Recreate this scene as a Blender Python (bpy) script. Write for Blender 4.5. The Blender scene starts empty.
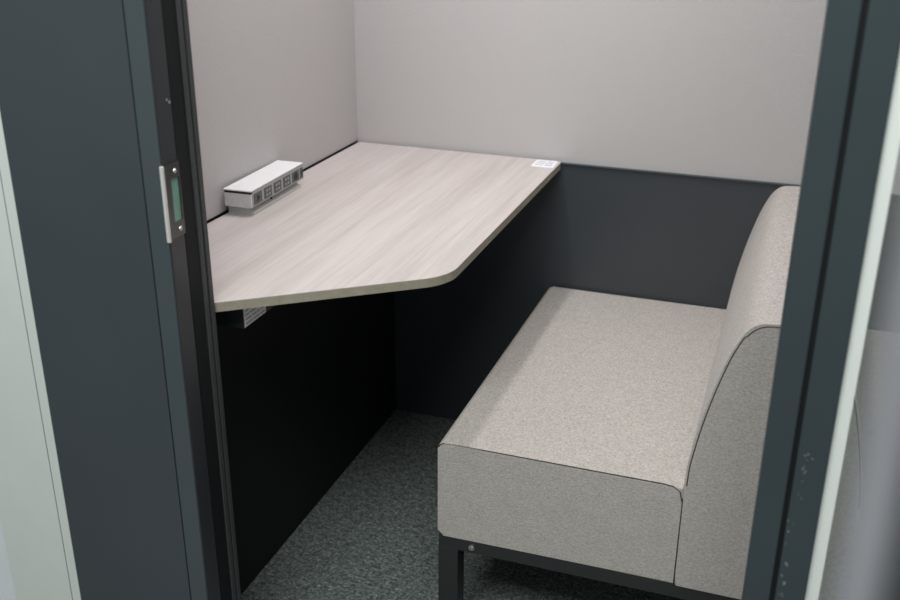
import bpy, bmesh, math, random
from mathutils import Vector, Matrix
random.seed(4)
scene = bpy.context.scene
COL = scene.collection

# ------------------------------------------------------------------ helpers
def finish(name, bm, mat, parent=None, smooth=False, sharp=35):
    bmesh.ops.recalc_face_normals(bm, faces=bm.faces[:])
    me = bpy.data.meshes.new(name)
    bm.to_mesh(me); bm.free()
    o = bpy.data.objects.new(name, me)
    COL.objects.link(o)
    if mat: me.materials.append(mat)
    if smooth:
        for p in me.polygons: p.use_smooth = True
        me.set_sharp_from_angle(angle=math.radians(sharp))
        w = o.modifiers.new('even shading', 'WEIGHTED_NORMAL'); w.keep_sharp = True; w.weight = 100
    if parent: o.parent = parent
    return o

def add_box(bm, x0, x1, y0, y1, z0, z1, bev=0.0, seg=2, rot=None):
    r = bmesh.ops.create_cube(bm, size=1.0)
    vs = r['verts']
    c = Vector(((x0+x1)/2, (y0+y1)/2, (z0+z1)/2))
    for v in vs:
        p = Vector((v.co.x*(x1-x0), v.co.y*(y1-y0), v.co.z*(z1-z0)))
        v.co = p + c
    if bev > 0:
        es = list({e for v in vs for e in v.link_edges})
        r2 = bmesh.ops.bevel(bm, geom=es, offset=bev, segments=seg, profile=0.5, affect='EDGES')
        vs = list({v for f in r2['faces'] for v in f.verts} | {v for v in vs if v.is_valid})
    if rot is not None:
        bmesh.ops.rotate(bm, verts=vs, cent=c, matrix=rot)
    return vs

def add_cyl(bm, c, axis, r, depth, seg=24, r2=None):
    res = bmesh.ops.create_cone(bm, cap_ends=True, segments=seg, radius1=r, radius2=r if r2 is None else r2, depth=depth)
    q = Vector((0, 0, 1)).rotation_difference(Vector(axis).normalized()).to_matrix()
    for v in res['verts']:
        v.co = q @ v.co + Vector(c)

def box(name, mat, x0, x1, y0, y1, z0, z1, parent=None, bev=0.0, seg=2):
    bm = bmesh.new(); add_box(bm, x0, x1, y0, y1, z0, z1, bev, seg)
    return finish(name, bm, mat, parent, smooth=bev > 0)

def prism(bm, pts, lo, hi, axis='z'):
    """closed outline pts swept from lo to hi along axis"""
    def mk(p, t):
        if axis == 'z': return (p[0], p[1], t)
        if axis == 'y': return (p[0], t, p[1])
        return (t, p[0], p[1])
    a = [bm.verts.new(mk(p, lo)) for p in pts]
    b = [bm.verts.new(mk(p, hi)) for p in pts]
    n = len(pts)
    fa = bm.faces.new(a); fb = bm.faces.new(b[::-1])
    for i in range(n):
        bm.faces.new((a[i], b[i], b[(i+1) % n], a[(i+1) % n]))
    return fa, fb

def fillet(pts, rad, n=8):
    """round polygon corners; rad is a list of radii"""
    out = []
    N = len(pts)
    for i in range(N):
        p = Vector(pts[i]); a = Vector(pts[i-1]); b = Vector(pts[(i+1) % N]); r = rad[i]
        if r <= 0: out.append(tuple(p)); continue
        u = (a-p).normalized(); w = (b-p).normalized()
        ang = u.angle(w); t = r/math.tan(ang/2)
        c = p + (u+w).normalized()*(r/math.sin(ang/2))
        s = p+u*t-c; e = p+w*t-c
        for k in range(n+1):
            d = s.lerp(e, k/n).normalized()*r
            out.append(tuple(c+d))
    return out

def catmull(pts, n=6):
    out = []
    for i in range(len(pts)-1):
        p0 = pts[max(i-1, 0)]; p1 = pts[i]; p2 = pts[i+1]; p3 = pts[min(i+2, len(pts)-1)]
        for k in range(n):
            t = k/n
            out.append(tuple(.5*((2*b)+(-a+c)*t+(2*a-5*b+4*c-d)*t*t+(-a+3*b-3*c+d)*t**3) for a, b, c, d in zip(p0, p1, p2, p3)))
    out.append(tuple(pts[-1]))
    return out

def tube(bm, path, r, seg=8):
    rings = []
    for i, p in enumerate(path):
        p = Vector(p)
        d = (Vector(path[min(i+1, len(path)-1)])-Vector(path[max(i-1, 0)])).normalized()
        u = d.orthogonal().normalized() if i == 0 else (prev - d*prev.dot(d)).normalized()
        prev = u; w = d.cross(u)
        rings.append([bm.verts.new(p + (u*math.cos(2*math.pi*k/seg)+w*math.sin(2*math.pi*k/seg))*r) for k in range(seg)])
    for a, b in zip(rings, rings[1:]):
        for k in range(seg):
            bm.faces.new((a[k], a[(k+1) % seg], b[(k+1) % seg], b[k]))
    bm.faces.new(rings[0][::-1]); bm.faces.new(rings[-1])

def empty(name, loc, label, cat, kind=None, group=None):
    o = bpy.data.objects.new(name, None); COL.objects.link(o)
    o.location = loc; o.empty_display_size = .05
    tag(o, label, cat, kind, group)
    return o

def tag(o, label, cat, kind=None, group=None):
    o['label'] = label; o['category'] = cat
    if kind: o['kind'] = kind
    if group: o['group'] = group
    return o

def under(child, root):
    """parent keeping world position (root only translates)"""
    child.parent = root
    child.matrix_parent_inverse = Matrix.Translation(root.location).inverted()
    return child

# ---------------------------------------------------------------- materials
def srgb(r, g, b):
    f = lambda c: (c/255/12.92) if c/255 <= .04045 else ((c/255+.055)/1.055)**2.4
    return (f(r), f(g), f(b), 1)

def material(name, col, rough=.5, metal=0.0, spec=.5):
    m = bpy.data.materials.new(name); m.use_nodes = True
    nt = m.node_tree; b = nt.nodes['Principled BSDF']
    b.inputs['Base Color'].default_value = col
    b.inputs['Roughness'].default_value = rough
    b.inputs['Metallic'].default_value = metal
    b.inputs['Specular IOR Level'].default_value = spec
    return m, nt, b

def node(nt, t, **kw):
    n = nt.nodes.new(t)
    for k, v in kw.items():
        if k.startswith('i_'): n.inputs[k[2:].replace('_', ' ')].default_value = v
        else: setattr(n, k, v)
    return n

def coords(nt, scale=(1, 1, 1), rot=(0, 0, 0)):
    tc = node(nt, 'ShaderNodeTexCoord'); mp = node(nt, 'ShaderNodeMapping')
    mp.inputs['Scale'].default_value = scale; mp.inputs['Rotation'].default_value = rot
    nt.links.new(tc.outputs['Object'], mp.inputs['Vector'])
    return mp.outputs['Vector']

def noise(nt, vec, scale, detail=3, rough=.5):
    n = node(nt, 'ShaderNodeTexNoise'); n.inputs['Scale'].default_value = scale
    n.inputs['Detail'].default_value = detail; n.inputs['Roughness'].default_value = rough
    nt.links.new(vec, n.inputs['Vector'])
    return n.outputs['Fac']

def ramp(nt, fac, stops):
    r = node(nt, 'ShaderNodeValToRGB')
    el = r.color_ramp.elements
    el[0].position, el[0].color = stops[0]; el[1].position, el[1].color = stops[-1]
    for p, c in stops[1:-1]:
        e = el.new(p); e.color = c
    nt.links.new(fac, r.inputs['Fac'])
    return r.outputs['Color']

def mixc(nt, a, b, fac, mode='MIX'):
    m = node(nt, 'ShaderNodeMix', data_type='RGBA', blend_type=mode)
    for s, v in ((0, fac), (6, a), (7, b)):
        if hasattr(v, 'is_linked'): nt.links.new(v, m.inputs[s])
        else: m.inputs[s].default_value = v
    return m.outputs[2]

def bump(nt, b, h, strength=.2, dist=.001):
    n = node(nt, 'ShaderNodeBump'); n.inputs['Strength'].default_value = strength
    n.inputs['Distance'].default_value = dist
    nt.links.new(h, n.inputs['Height']); nt.links.new(n.outputs['Normal'], b.inputs['Normal'])

def m_wall():
    m, nt, b = material('pale grey acoustic panel', (0, 0, 0, 1), .85, 0, .25)
    v = coords(nt)
    f = noise(nt, v, 420, 3, .6)
    nt.links.new(ramp(nt, f, [(.3, (.452, .430, .432, 1)), (.7, (.50, .478, .480, 1))]), b.inputs['Base Color'])
    bump(nt, b, noise(nt, v, 240, 3, .65), .6, .0008)
    return m

def m_dark(name, col, rough, var=.0, spec=.5):
    m, nt, b = material(name, col, rough, 0, spec)
    v = coords(nt)
    bump(nt, b, noise(nt, v, 900, 2, .5), .08, .0003)
    nt.links.new(ramp(nt, noise(nt, v, 5, 3, .5), [(.3, tuple(c*(1-var) for c in col[:3])+(1,)), (.7, tuple(c*(1+var) for c in col[:3])+(1,))]), b.inputs['Base Color'])
    return m

def m_wood():
    m, nt, b = material('bleached ash laminate', (0, 0, 0, 1), .5, 0, .35)
    broad = noise(nt, coords(nt, (9, .55, 1)), 3.2, 4, .55)
    mid = noise(nt, coords(nt, (30, .9, 1)), 3.0, 4, .6)
    fine = noise(nt, coords(nt, (160, 2.6, 1)), 3.0, 3, .6)
    c = ramp(nt, broad, [(.3, srgb(186, 178, 175)), (.5, srgb(195, 187, 185)), (.7, srgb(201, 194, 193))])
    c = mixc(nt, c, ramp(nt, mid, [(.36, (.87, .855, .85, 1)), (.55, (1, 1, 1, 1))]), .55, 'MULTIPLY')
    c = mixc(nt, c, ramp(nt, fine, [(.34, (.84, .82, .81, 1)), (.5, (1, 1, 1, 1))]), .55, 'MULTIPLY')
    nt.links.new(c, b.inputs['Base Color'])
    bump(nt, b, fine, .06, .0003)
    return m

def m_fabric():
    m, nt, b = material('greige woven upholstery', (0, 0, 0, 1), .95, 0, .15)
    tc = node(nt, 'ShaderNodeTexCoord').outputs['Object']
    a = noise(nt, coords(nt, (1, .55, 1)), 320, 3, .7)
    a2 = noise(nt, coords(nt, (.55, 1, 1.5)), 330, 3, .7)
    mx = mixc(nt, a, a2, .5)
    c = ramp(nt, mx, [(.36, (.345, .312, .290, 1)), (.5, (.475, .437, .413, 1)), (.64, (.60, .562, .54, 1))])
    c = mixc(nt, c, ramp(nt, noise(nt, tc, 38, 3, .6), [(.3, (.90, .89, .88, 1)), (.7, (1, 1, 1, 1))]), .6, 'MULTIPLY')
    nt.links.new(c, b.inputs['Base Color'])
    b.inputs['Sheen Weight'].default_value = .15
    bump(nt, b, mx, .35, .0007)
    return m

def m_carpet():
    m, nt, b = material('charcoal loop carpet', (0, 0, 0, 1), .98, 0, .1)
    v = coords(nt)
    vo = node(nt, 'ShaderNodeTexVoronoi'); vo.inputs['Scale'].default_value = 210
    nt.links.new(v, vo.inputs['Vector'])
    n1 = noise(nt, v, 160, 4, .75); n2 = noise(nt, coords(nt, (1, 1.3, 1), (0, 0, .5)), 60, 4, .65)
    c = ramp(nt, n1, [(.33, (.065, .073, .071, 1)), (.5, (.20, .225, .215, 1)), (.68, (.42, .465, .45, 1))])
    c = mixc(nt, c, ramp(nt, n2, [(.32, (.30, .31, .31, 1)), (.62, (1.0, 1.0, 1.0, 1))]), .8, 'MULTIPLY')
    nt.links.new(c, b.inputs['Base Color'])
    bump(nt, b, vo.outputs['Distance'], .8, .003)
    return m

def m_noisy(name, c0, c1, scale, rough, metal=0, spec=.5, bs=.05):
    m, nt, b = material(name, c0, rough, metal, spec)
    f = noise(nt, coords(nt), scale, 3, .5)
    nt.links.new(ramp(nt, f, [(.3, c0), (.7, c1)]), b.inputs['Base Color'])
    bump(nt, b, f, bs, .0003)
    return m

def m_steel(name, col, rough):
    m, nt, b = material(name, col, rough, 1.0)
    f = noise(nt, coords(nt, (20, 20, 800)), 3, 2, .5)
    bump(nt, b, f, .05, .0002)
    return m

def m_glass():
    m = bpy.data.materials.new('clear door glass'); m.use_nodes = True
    nt = m.node_tree; nt.nodes.remove(nt.nodes['Principled BSDF'])
    g = node(nt, 'ShaderNodeBsdfGlass'); g.inputs['IOR'].default_value = 1.52
    g.inputs['Color'].default_value = (.95, .985, .965, 1); g.inputs['Roughness'].default_value = 0.0
    d = node(nt, 'ShaderNodeBsdfDiffuse'); d.inputs['Color'].default_value = (.8, .8, .8, 1)
    x = node(nt, 'ShaderNodeMixShader'); x.inputs[0].default_value = .06      # pale veil mixed in for haze reflected in the pane
    nt.links.new(g.outputs[0], x.inputs[1]); nt.links.new(d.outputs[0], x.inputs[2])
    nt.links.new(x.outputs[0], nt.nodes['Material Output'].inputs['Surface'])
    return m

def m_emit(name, col, s):
    m = bpy.data.materials.new(name); m.use_nodes = True
    nt = m.node_tree; b = nt.nodes['Principled BSDF']
    b.inputs['Base Color'].default_value = (.9, .9, .9, 1)
    b.inputs['Emission Color'].default_value = col; b.inputs['Emission Strength'].default_value = s
    return m

WALL = m_wall()
DARK = m_dark('slate grey lower panel', (.044, .050, .058, 1), .36, .04)
BLACK = m_dark('black shaded panel and groove', (.013, .014, .015, 1), .6, .04, .2)  # near black: the shade below the desk is put into the colour
FRAME = m_dark('blue grey painted steel', (.052, .064, .073, 1), .36, .05)
JAMB = m_dark('near black painted jamb', (.026, .029, .034, 1), .32, .05)
RUBBER = m_noisy('black rubber gasket', (.006, .008, .009, 1), (.010, .012, .013, 1), 200, .6, 0, .2)
RIB = m_noisy('grey gasket lip', (.042, .044, .047, 1), (.052, .054, .057, 1), 200, .55, 0, .4)
WOOD = m_wood()
EDGE = m_noisy('greige desk edge band', srgb(150, 143, 126), srgb(163, 155, 139), 60, .55, 0, .3)
FABRIC = m_fabric()
SEAM = m_noisy('dark seam thread', (.045, .038, .032, 1), (.07, .06, .052, 1), 900, .95, 0, .1)
CARPET = m_carpet()
POST = m_dark('dark teal grey painted steel', (.040, .056, .062, 1), .34, .05)
STILE = m_dark('slate blue painted stile', (.060, .078, .086, 1), .36, .05)
BLKMETAL = m_noisy('black powder coated steel', (.021, .023, .024, 1), (.028, .03, .031, 1), 500, .45, 0, .5)
STEEL = m_steel('brushed steel', (.62, .61, .60, 1), .32)
SHADESTEEL = m_steel('shaded satin steel', (.13, .135, .135, 1), .3)  # the plate's dark reflection is put into this steel's colour
LITSTEEL = m_noisy('lit steel lip', (.74, .72, .70, 1), (.80, .78, .76, 1), 300, .4, .35)  # same plate, lightened for the light its front edge catches
CHROME = m_steel('screw steel', (.62, .62, .62, 1), .4)
WHITEP = m_noisy('white moulded plastic', (.80, .80, .82, 1), (.84, .84, .86, 1), 120, .4)
GREYP = m_noisy('pale grey plastic', (.55, .55, .56, 1), (.60, .60, .61, 1), 120, .45)
MIDP = m_noisy('mid grey plastic', (.30, .305, .31, 1), (.34, .345, .35, 1), 120, .45)
SOCK = m_noisy('dark grey socket plastic', (.075, .08, .085, 1), (.10, .105, .11, 1), 150, .5)
SOCKD = m_noisy('black socket recess', (.012, .012, .013, 1), (.02, .02, .021, 1), 150, .6)
ALU = m_noisy('satin silver paint', (.52, .52, .51, 1), (.57, .57, .56, 1), 200, .45, .2)
PAPER = m_noisy('white sticker paper', (.80, .80, .84, 1), (.85, .85, .89, 1), 300, .6)
INK = m_noisy('grey ink', (.33, .34, .39, 1), (.48, .49, .53, 1), 600, .7)
WHITEW = m_noisy('off white painted partition', (.66, .70, .67, 1), (.69, .73, .70, 1), 14, .5)
WHITEB = m_noisy('bright white partition', (.74, .77, .80, 1), (.77, .80, .83, 1), 14, .5)
GAP = m_noisy('dark brown joint', (.10, .08, .06, 1), (.13, .105, .08, 1), 90, .8)
MAUVE = m_noisy('mauve grey wall paint', (.16, .15, .16, 1), (.18, .17, .18, 1), 8, .7)
CEIL = m_noisy('white ceiling paint', (.72, .72, .72, 1), (.76, .76, .76, 1), 80, .8)
GREENREFLECT = m_noisy('pale green reflection', (.16, .32, .25, 1), (.22, .40, .32, 1), 60, .35)  # green glass reflection painted as a colour
GLASS = m_glass()
def m_frost():
    m = bpy.data.materials.new('frosted film'); m.use_nodes = True
    nt = m.node_tree; nt.nodes.remove(nt.nodes['Principled BSDF'])
    d = node(nt, 'ShaderNodeBsdfDiffuse'); d.inputs['Color'].default_value = (.92, .955, .92, 1)
    t = node(nt, 'ShaderNodeBsdfTransparent'); x = node(nt, 'ShaderNodeMixShader'); x.inputs[0].default_value = .78
    nt.links.new(t.outputs[0], x.inputs[1]); nt.links.new(d.outputs[0], x.inputs[2])
    nt.links.new(x.outputs[0], nt.nodes['Material Output'].inputs['Surface'])
    return m
FROST = m_frost()
LEAFEDGE = m_noisy('mauve grey edge paint', (.33, .33, .365, 1), (.36, .36, .395, 1), 30, .6)
NEARDARK = m_dark('dark slate leaf', (.022, .030, .032, 1), .5, .04)

# camera pose
ya, pi_, ro = .3356, .3920, -.0059
c, s = math.cos, math.sin
fw = Vector((-s(ya)*c(pi_), c(ya)*c(pi_), -s(pi_)))
rt = Vector((c(ya), s(ya), 0)); dn = fw.cross(rt)
CR = rt*c(ro)+dn*s(ro); CD = -rt*s(ro)+dn*c(ro)
CF = fw; CAM = Vector((1.0061, -2.1916, 1.2983))
NEAR = (868, 430, .20)

# ----------------------------------------------------------------- setting
W = 2.08            # booth inside width
YF = -1.10          # outer face of the front
YI = -1.0055         # inner face of the front
H = 2.10
HP = .716           # top of the dark lower panels

def structure(o, label, cat): return tag(o, label, cat, 'structure')

structure(box('floor', CARPET, -.10, W+.10, YF-.02, .07, -.05, 0), 'charcoal looped carpet inside the booth', 'floor')
structure(box('floor_corridor', MAUVE, -3, 4, -4.5, YF-.021, -.05, 0), 'grey floor in front of the booth', 'floor')
wb = structure(box('wall_back', WALL, -.05, W+.05, 0, .06, HP, H), 'pale grey textured upper back wall above the desk', 'wall')
box('lower_panel', DARK, .0901, W+.05, -.004, .06, 0, HP-.003, wb, .0012)['label'] = 'dark slate lower half of the back wall'
box('cap_strip', FRAME, .0901, W, -.009, 0, HP-.003, HP, wb)['label'] = 'thin strip along the top of the dark panel'
wl = structure(box('wall_left', WALL, -.05, -.0005, YI, .03, .7225, H), 'pale grey textured wall beside the desk', 'wall')
box('gap_shade_strip', BLACK, -.05, -.0012, YI, .03, .69, .7225, wl)  # black strip added to darken the gap behind the desk like shade
box('lower_panel', BLACK, -.05, .09, YI, .03, 0, .69, wl)['label'] = 'lower panel below the desk, coloured black for its shade'
wr = structure(box('wall_right', WALL, W, W+.05, YI, -.06, HP, H), 'pale grey far right wall of the booth', 'wall')
box('lower_panel', DARK, W-.004, W+.05, YI, -.06, 0, HP, wr)
wb.matrix_world = Matrix.Translation((.55, 0, 0)) @ Matrix.Rotation(math.radians(-0.8), 4, 'Z') @ Matrix.Translation((-.55, 0, 0))
structure(box('ceiling', CEIL, -.10, W+.10, YF, .07, H, H+.05), 'white booth ceiling', 'ceiling')

# front of the booth: left infill panel and its stile, over-door panel, right post
wf = structure(box('wall_front', FRAME, -.030, .1895, YF, YI, 0, H, None, .0015), 'wide dark slate front panel left of the doorway', 'wall')
box('door_head', FRAME, -.03, W+.03, YF, YI, H+.051, H+.16, wf)
tl = structure(box('trim_1', STILE, .1907, .2205, YF, -1.0635, 0, H, None, .0022, 3), 'dark slate left door jamb with strike plate', 'door jamb')
jb = box('jamb_lining', JAMB, .1907, .2200, -1.0635, YI, 0, H, tl)
box('jamb_face', JAMB, .2190, .2220, YF+.0022, -1.0632, 0, H, tl, .0014, 2)
bm = bmesh.new()
add_box(bm, .2195, .2212, -1.0615, -1.0320, .0, H, .0006)
finish('gasket', bm, RUBBER, tl, True)
bm = bmesh.new()
for y in (-1.0255, -1.0113): add_box(bm, .2195, .2228, y-.0050, y+.0050, .0, H, .0012, 3)
finish('gasket_lip', bm, RIB, tl, True)
# strike plate: frame with an opening, lip coloured as if lit, folded round the front edge
bm = bmesh.new()
y0, y1, z0, z1 = -1.0985, -1.064, .850, .953
for a in ((y0, y0+.013, z0, z1), (y1-.003, y1, z0, z1), (y0+.013, y1-.003, z0, z0+.021), (y0+.013, y1-.003, z1-.021, z1)):
    add_box(bm, .2215, .2245, *a)
sp = finish('strike_plate', bm, SHADESTEEL, tl)
sp['label'] = 'satin steel strike plate with a tall slot'
box('lip', LITSTEEL, .2195, .2246, YF-.0022, YF+.0025, z0-.003, z1, sp, .0010)
box('slot_reflection', GREENREFLECT, .2212, .2226, y0+.013, y1-.003, z0+.021, z1-.021, sp)  # pale green piece stands in for glass reflected in the slot
for z in (z0+.010, z1-.012):
    bm = bmesh.new(); add_cyl(bm, (.2249, y0+.0235, z), (1, 0, 0), .0036, .0016, 20, .0028)
    finish('screw', bm, CHROME, sp, True)
bm = bmesh.new(); add_cyl(bm, (.2222, -1.068, 1.032), (1, 0, 0), .0022, .001, 14); add_cyl(bm, (.2222, -1.0735, 1.036), (1, 0, 0), .0016, .001, 14)
finish('screw', bm, CHROME, tl, True)

tr = structure(box('trim_2', POST, 1.017, 1.0495, YF, YI, 0, H, None, .003, 3), 'dark slate right door post with a groove down its middle', 'door post')
box('groove', BLACK, 1.0497, 1.0543, YF+.006, YI, 0, H, tr)
dr = structure(box('door_1', POST, 1.0545, 1.0900, YF, YI, 0, H, None, .003, 3), 'glazed sliding door at the right, its dark slate stile dotted with pale specks', 'door')
# small pale specks on the outer stile
bm = bmesh.new()
for i in range(34):
    z = random.uniform(.42, .70); x = 1.0600 + (z-.42)*.012 + random.gauss(0, .0035)
    s = random.uniform(.0003, .0011) * (1.7 if random.random() < .1 else 1)
    add_box(bm, x-s, x+s*.8, YF-.0004, YF+.0002, z-s*1.3, z+s*1.3)
finish('pale_specks', bm, m_noisy('pale speck', (.16, .17, .175, 1), (.24, .25, .255, 1), 300, .9), dr)['label'] = 'small pale specks low on the post'

# neighbouring partitions outside
ol = structure(box('wall_outer_left', WHITEW, -.172, -.0495, YF, YI, 0, H, None, .001), 'off white partition at the left edge of the photo', 'wall')
box('joint', GAP, -.0495, -.0475, YF+.002, YI, 0, H, ol)
box('edge_strip', WHITEW, -.0475, -.0305, YF, YI, 0, H, ol, .001)
structure(box('wall_outer_corner', WHITEB, -.60, -.173, YF+.01, YI, 0, H), 'brighter white partition at the bottom left corner of the photo', 'wall')
# glazing of the sliding door, with a frosted border along its stile
FY = YF+.010
box('glass_pane', GLASS, 1.0890, 2.02, FY, FY+.006, .04, H-.04, dr)['label'] = 'clear glass pane'
box('frosted_border', FROST, 1.0902, 1.1055, FY-.0008, FY-.0003, .04, H-.04, dr)['label'] = 'milky strip along the edge of the glass'
box('far_stile', FRAME, 2.02, W+.05, YF, YI, 0, H, dr, .003)
box('bottom_rail', FRAME, 1.0901, 2.0199, YF, YI, 0, .04, dr)
box('top_rail', FRAME, 1.0901, 2.0199, YF, YI, H-.04, H, dr)

# edge of another leaf standing open close to the camera, out of focus
def cam_point(u, v, d):
    q = [(u-450)/1005.69*d, (v-300)/1005.69*d, d]
    return CAM + CR*q[0] + CD*q[1] + CF*q[2]
P0 = cam_point(NEAR[0], NEAR[1], NEAR[2])
d2 = structure(box('door_2', NEARDARK, P0.x+.0085, P0.x+.045, P0.y-.12, P0.y+.002, .01, H, None, .002), 'dark slate leaf edge blurred at the bottom right corner of the photo', 'door')
box('edge_trim', LEAFEDGE, P0.x, P0.x+.0084, P0.y-.012, P0.y+.004, .01, H, d2, .003, 3)['label'] = 'mauve grey rounded edge'

# ------------------------------------------------------------------- desk
desk = empty('desk', (.25, -.5, 0), 'pale ash wall mounted desk with an angled front corner', 'desk')
outline = [(.006, .001), (.5110, -.0098), (.5110, -.776), (.2150, -1.0045), (.006, -1.0045)]
ol2 = fillet([outline[0], outline[1], outline[2], outline[3], outline[4]], [0, .012, .085, .004, 0], 10)
T = .72; B = .7045
bm = bmesh.new(); fa, fb = prism(bm, ol2, T-.0012, T)
under(finish('desk_top', bm, WOOD), desk)
bm = bmesh.new(); prism(bm, ol2, B, T-.0011)
e = under(finish('edge_band', bm, EDGE, None, True, 30), desk); e['label'] = 'greige edge below the pale laminate'
bk = under(box('bracket', BLKMETAL, .165, .2315, -.945, -.80, .655, B+.001, None, .001), desk)
bk['label'] = 'black steel bracket under the front of the desk'
under(box('bracket', BLKMETAL, .165, .215, -.60, -.10, .655, B+.001, None, .001), desk)
st = box('sticker', PAPER, .2314, .2318, -.943, -.876, .6565, .7035); under(st, bk); st['label'] = 'small white printed sticker'
bm = bmesh.new()
for r in range(6):
    z = .6600 + r*.0072; y = -.939
    while y < -.879:
        l = random.uniform(.006, .02)
        add_box(bm, .2317, .2320, y, min(y+l, -.880), z, z+.0028); y += l+random.uniform(.002, .004)
under(finish('print', bm, INK), st)
# round-cornered white sticker on the desk's far right corner
bm = bmesh.new(); prism(bm, fillet([(.455, -.074), (.506, -.074), (.504, -.014), (.455, -.014)], [.006]*4, 5), T+.0001, T+.0006)
s2 = under(finish('sticker', bm, PAPER), desk); s2['label'] = 'white printed sticker at the far right corner'
bm = bmesh.new()
for r in range(3):
    y = -.060+r*.0150; x = .461
    while x < .494:
        l = random.uniform(.009, .020)
        add_box(bm, x, min(x+l, .500), y, y+.0055, T+.0005, T+.0008); x += l+random.uniform(.0015, .004)
under(finish('print', bm, INK), s2)

# ------------------------------------------------------- power outlet unit
pu = empty('power_outlet_unit', (.031, -.505, T), 'white desktop socket block clamped to the left edge of the pale desk', 'power strip')
pu.rotation_euler = (0, 0, math.radians(1.5))
L2 = .108
def pbox(name, mat, *a, bev=.001, parent=pu): return box(name, mat, *a, parent, bev)
# base: foot plate with a sloped apron rising to the block
bm = bmesh.new(); prism(bm, [(-.026, .0003), (.027, .0003), (.027, .004), (.010, .017), (-.026, .017)], -.100, .100, 'y')
bs = finish('base_plate', bm, ALU, pu); bs['label'] = 'satin grey clamp base'
bm = bmesh.new(); add_box(bm, .0165, .0185, -.016, .016, .0105, .0120); add_box(bm, .0165, .0225, -.018, -.0155, .0078, .0118)
finish('clamp_slot', bm, SOCKD, bs)
# block shell, lid, sockets
pbox('shell', GREYP, -.026, .030, -L2-.0045, L2, .017, .0435, bev=.0012)['label'] = 'pale grey block body'
pbox('lid', WHITEP, -.027, .0312, -L2-.0045, L2+.0005, .0480, .0512, bev=.0014)['label'] = 'glossy white lid'
pbox('lid_gap_shade', SOCKD, -.0255, .0294, -L2-.0033, L2-.002, .0434, .0481, bev=0)  # black insert stands in for the shadow under the lid
pbox('front_panel', MIDP, .0295, .0312, -L2+.0005, L2-.0005, .0185, .0474, bev=.0005)
ys = [-.088, -.0475, -.0075, .0325, .0715, .0985]
for i, y in enumerate(ys):
    w = .0155 if i < 5 else .0065
    s = pbox('socket', SOCK, .0308, .0322, y-w, y+w, .0215, .0425, bev=.0008)
    bm = bmesh.new()
    if i in (0, 4):
        add_cyl(bm, (.0322, y, .032), (1, 0, 0), .0082, .0008, 3 if i == 0 else 20)
    elif i < 4:
        for dy in (-.005, .005):
            for zz in (.0275, .0365): add_box(bm, .0320, .0325, y+dy-.0028, y+dy+.0028, zz-.0022, zz+.0022)
    else:
        add_box(bm, .0320, .0325, y-.003, y+.003, .026, .038)
    finish('contact_slot', bm, SOCKD if i in (0, 4, 5) else MIDP, s)

# ------------------------------------------------------------------- sofa
sofa = empty('booth_sofa', (.8, -.4, 0), 'greige fabric booth sofa on black steel legs facing the desk', 'sofa')
SX, SB, SY0, SY1, ZB, ZS = .4945, .909, -.784, -.0125, .227, .4165
# seat cushion: soft box
bm = bmesh.new()
prism(bm, fillet([(SX, ZB), (SB, ZB), (SB, ZS), (SX, ZS)], [.010, .0, .0, .012], 6), SY0, SY1, 'y')
rim = [ed for ed in bm.edges if len({round(v.co.y, 4) for v in ed.verts}) == 1 and ed.calc_length() > 0 and not (abs(ed.verts[0].co.x-SB) < 1e-4 and abs(ed.verts[1].co.x-SB) < 1e-4)]
bmesh.ops.bevel(bm, geom=rim, offset=.005, segments=3, profile=.5, affect='EDGES')
seat = under(finish('seat_cushion', bm, FABRIC, None, True, 50), sofa)
# the matching seat on the far side of the backrest, seen through the glass
bm = bmesh.new()
prism(bm, fillet([(2.08-SX, ZB), (2.08-SB, ZB), (2.08-SB, ZS), (2.08-SX, ZS)], [.010, .0, .0, .012], 6), SY0, SY1-.008, 'y')
under(finish('seat_cushion', bm, FABRIC, None, True, 50), sofa)['label'] = 'greige seat behind the backrest, seen through the glass'
# backrest: wedge profile leaning back
prof_front = catmull([(.911, ZB), (.9098, .42), (.916, .490), (.930, .565), (.948, .635), (.963, .676), (.976, .699), (.993, .7115), (1.016, .7145)], 6)
prof_back = [(2.08-x, z) for x, z in prof_front[::-1]]
prof = prof_front + prof_back
bm = bmesh.new(); prism(bm, prof, SY0, SY1, 'y')
rim = [ed for ed in bm.edges if len({round(v.co.y, 4) for v in ed.verts}) == 1 and not (ed.verts[0].co.z < ZB+.001 and ed.verts[1].co.z < ZB+.001)]
bmesh.ops.bevel(bm, geom=rim, offset=.006, segments=3, profile=.5, affect='EDGES')
under(finish('backrest', bm, FABRIC, None, True, 50), sofa)
# seams
yy = SY0+.0014
bm = bmesh.new(); tube(bm, [(x+(.004 if x < 1.04 else -.004), yy-.0006, z-(.004 if z > .69 else 0)) for x, z in prof[6:-7]], .0013)
under(finish('seam', bm, SEAM), sofa)
bm = bmesh.new(); tube(bm, [(SX+.0022, yy-.0006, ZS-.010), (SX+.0035, yy-.0006, ZS-.006), (SX+.010, yy-.0004, ZS-.0016), (SX+.03, yy-.0004, ZS-.0010), (SB-.03, yy-.0004, ZS-.0010), (SB-.014, yy-.0006, ZS-.0030), (SB-.004, yy-.001, ZS-.010), (SB-.0005, yy-.0015, ZS-.026)], .0011)
under(finish('seam', bm, SEAM), sofa)
bm = bmesh.new(); tube(bm, [(SB+.001, SY0+.001, ZS-.02), (SB+.001, SY0+.0002, ZB+.006)], .0013)
under(finish('seam', bm, SEAM), sofa)
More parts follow.
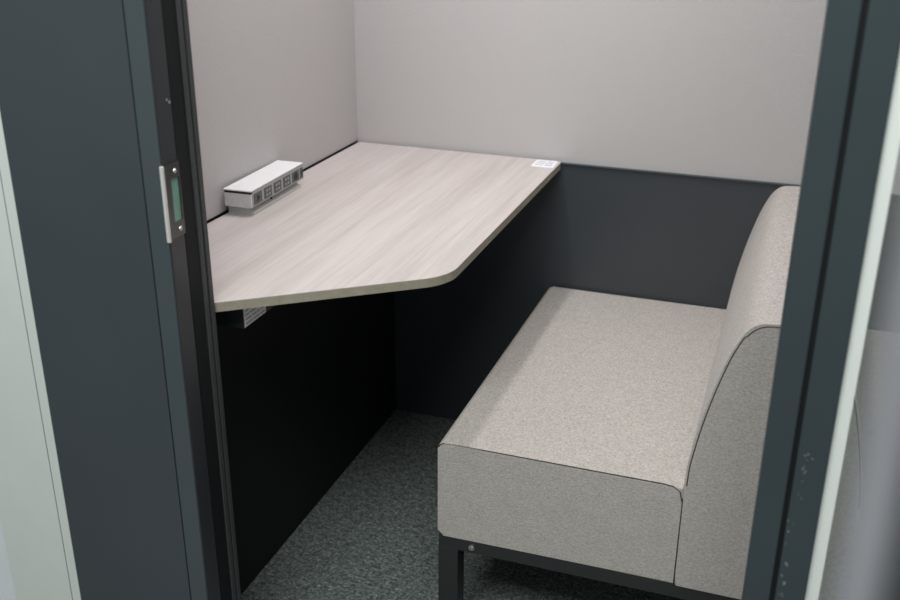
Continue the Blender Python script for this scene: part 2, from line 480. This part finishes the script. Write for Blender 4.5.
# steel base
bm = bmesh.new()
for a in ((SX+.001, 2.079-SX, -.782, -.757), (SX+.001, 2.079-SX, -.04, -.015)): add_box(bm, *a, .201, ZB+.0005, .001)
for a in ((SX+.001, SX+.026, -.757, -.04), (2.054-SX, 2.079-SX, -.757, -.04)): add_box(bm, *a, .201, ZB+.0005)
fr = under(finish('base_frame', bm, BLKMETAL, None, True), sofa); fr['label'] = 'black steel rail under the seat'
for x0, x1 in ((SX+.0005, SX+.0375), (2.0425-SX, 2.0795-SX)):
    for ya, yb in ((-.7825, -.745), (-.05, -.0145)):
        under(box('leg', BLKMETAL, x0, x1, ya, yb, 0, .2005+.001, None, .001), sofa)
bm = bmesh.new(); add_cyl(bm, (.558, -.7832, .2135), (0, 1, 0), .0055, .003, 20, .0055); add_cyl(bm, (.558, -.7852, .2135), (0, 1, 0), .0032, .002, 6)
bo = finish('bolt', bm, CHROME, None, True); bo.parent = fr; bo['label'] = 'small bright bolt'

# ------------------------------------------------------------------ lights
LY = -.46
LAMP = m_emit('lit diffuser', (1, .965, .955, 1), 1.0)
for LX, lab in ((.33, 'slim white lamp on the booth ceiling above the desk'), (.64, 'added fill lamp on the booth ceiling between desk and sofa')):  # second lamp is an unseen one, added as fill for the shaded seat
    cl = empty('ceiling_light', (LX, LY, H), lab, 'lamp', None, 'booth ceiling lamps')
    under(box('housing', CEIL, LX-.05, LX+.05, LY-.30, LY+.30, H-.025, H, None, .003), cl)
    under(box('diffuser', LAMP, LX-.042, LX+.042, LY-.29, LY+.29, H-.029, H-.025), cl)
def area(name, loc, rot, sx, sy, power, col):
    d = bpy.data.lights.new(name, 'AREA'); d.shape = 'RECTANGLE'; d.size = sx; d.size_y = sy
    d.energy = power; d.color = col
    o = bpy.data.objects.new(name, d); COL.objects.link(o); o.location = loc; o.rotation_euler = rot
    return o
area('booth_lamp', (.33, LY, H-.032), (0, 0, 0), .06, .56, 7.3, (1, .95, .945))
area('booth_lamp', (.64, LY, H-.032), (0, 0, 0), .06, .56, 4.4, (1, .95, .945))  # added fill light, lifts the desk shadow on the seat
area('corridor_lamp', (.80, -2.6, 2.7), (math.radians(18), 0, 0), 1.6, 1.0, 66, (.95, 1, .965))

w = bpy.data.worlds.new('World'); scene.world = w; w.use_nodes = True
w.node_tree.nodes['Background'].inputs['Color'].default_value = (.80, .86, .86, 1)
w.node_tree.nodes['Background'].inputs['Strength'].default_value = .35

# ------------------------------------------------------------------ camera
cam = bpy.data.cameras.new('camera'); co = bpy.data.objects.new('camera', cam); COL.objects.link(co)
m = Matrix((CR, -CD, -CF)).transposed().to_4x4()
m.translation = CAM
co.matrix_world = m
cam.sensor_fit = 'HORIZONTAL'; cam.sensor_width = 36; cam.lens = 1005.69/900*36
cam.clip_start = .02
cam.dof.use_dof = True; cam.dof.focus_distance = 1.75; cam.dof.aperture_fstop = 4.0
scene.camera = co

vs = scene.view_settings
vs.view_transform = 'Standard'; vs.look = 'None'; vs.gamma = 1; vs.use_curve_mapping = False; vs.exposure = 0
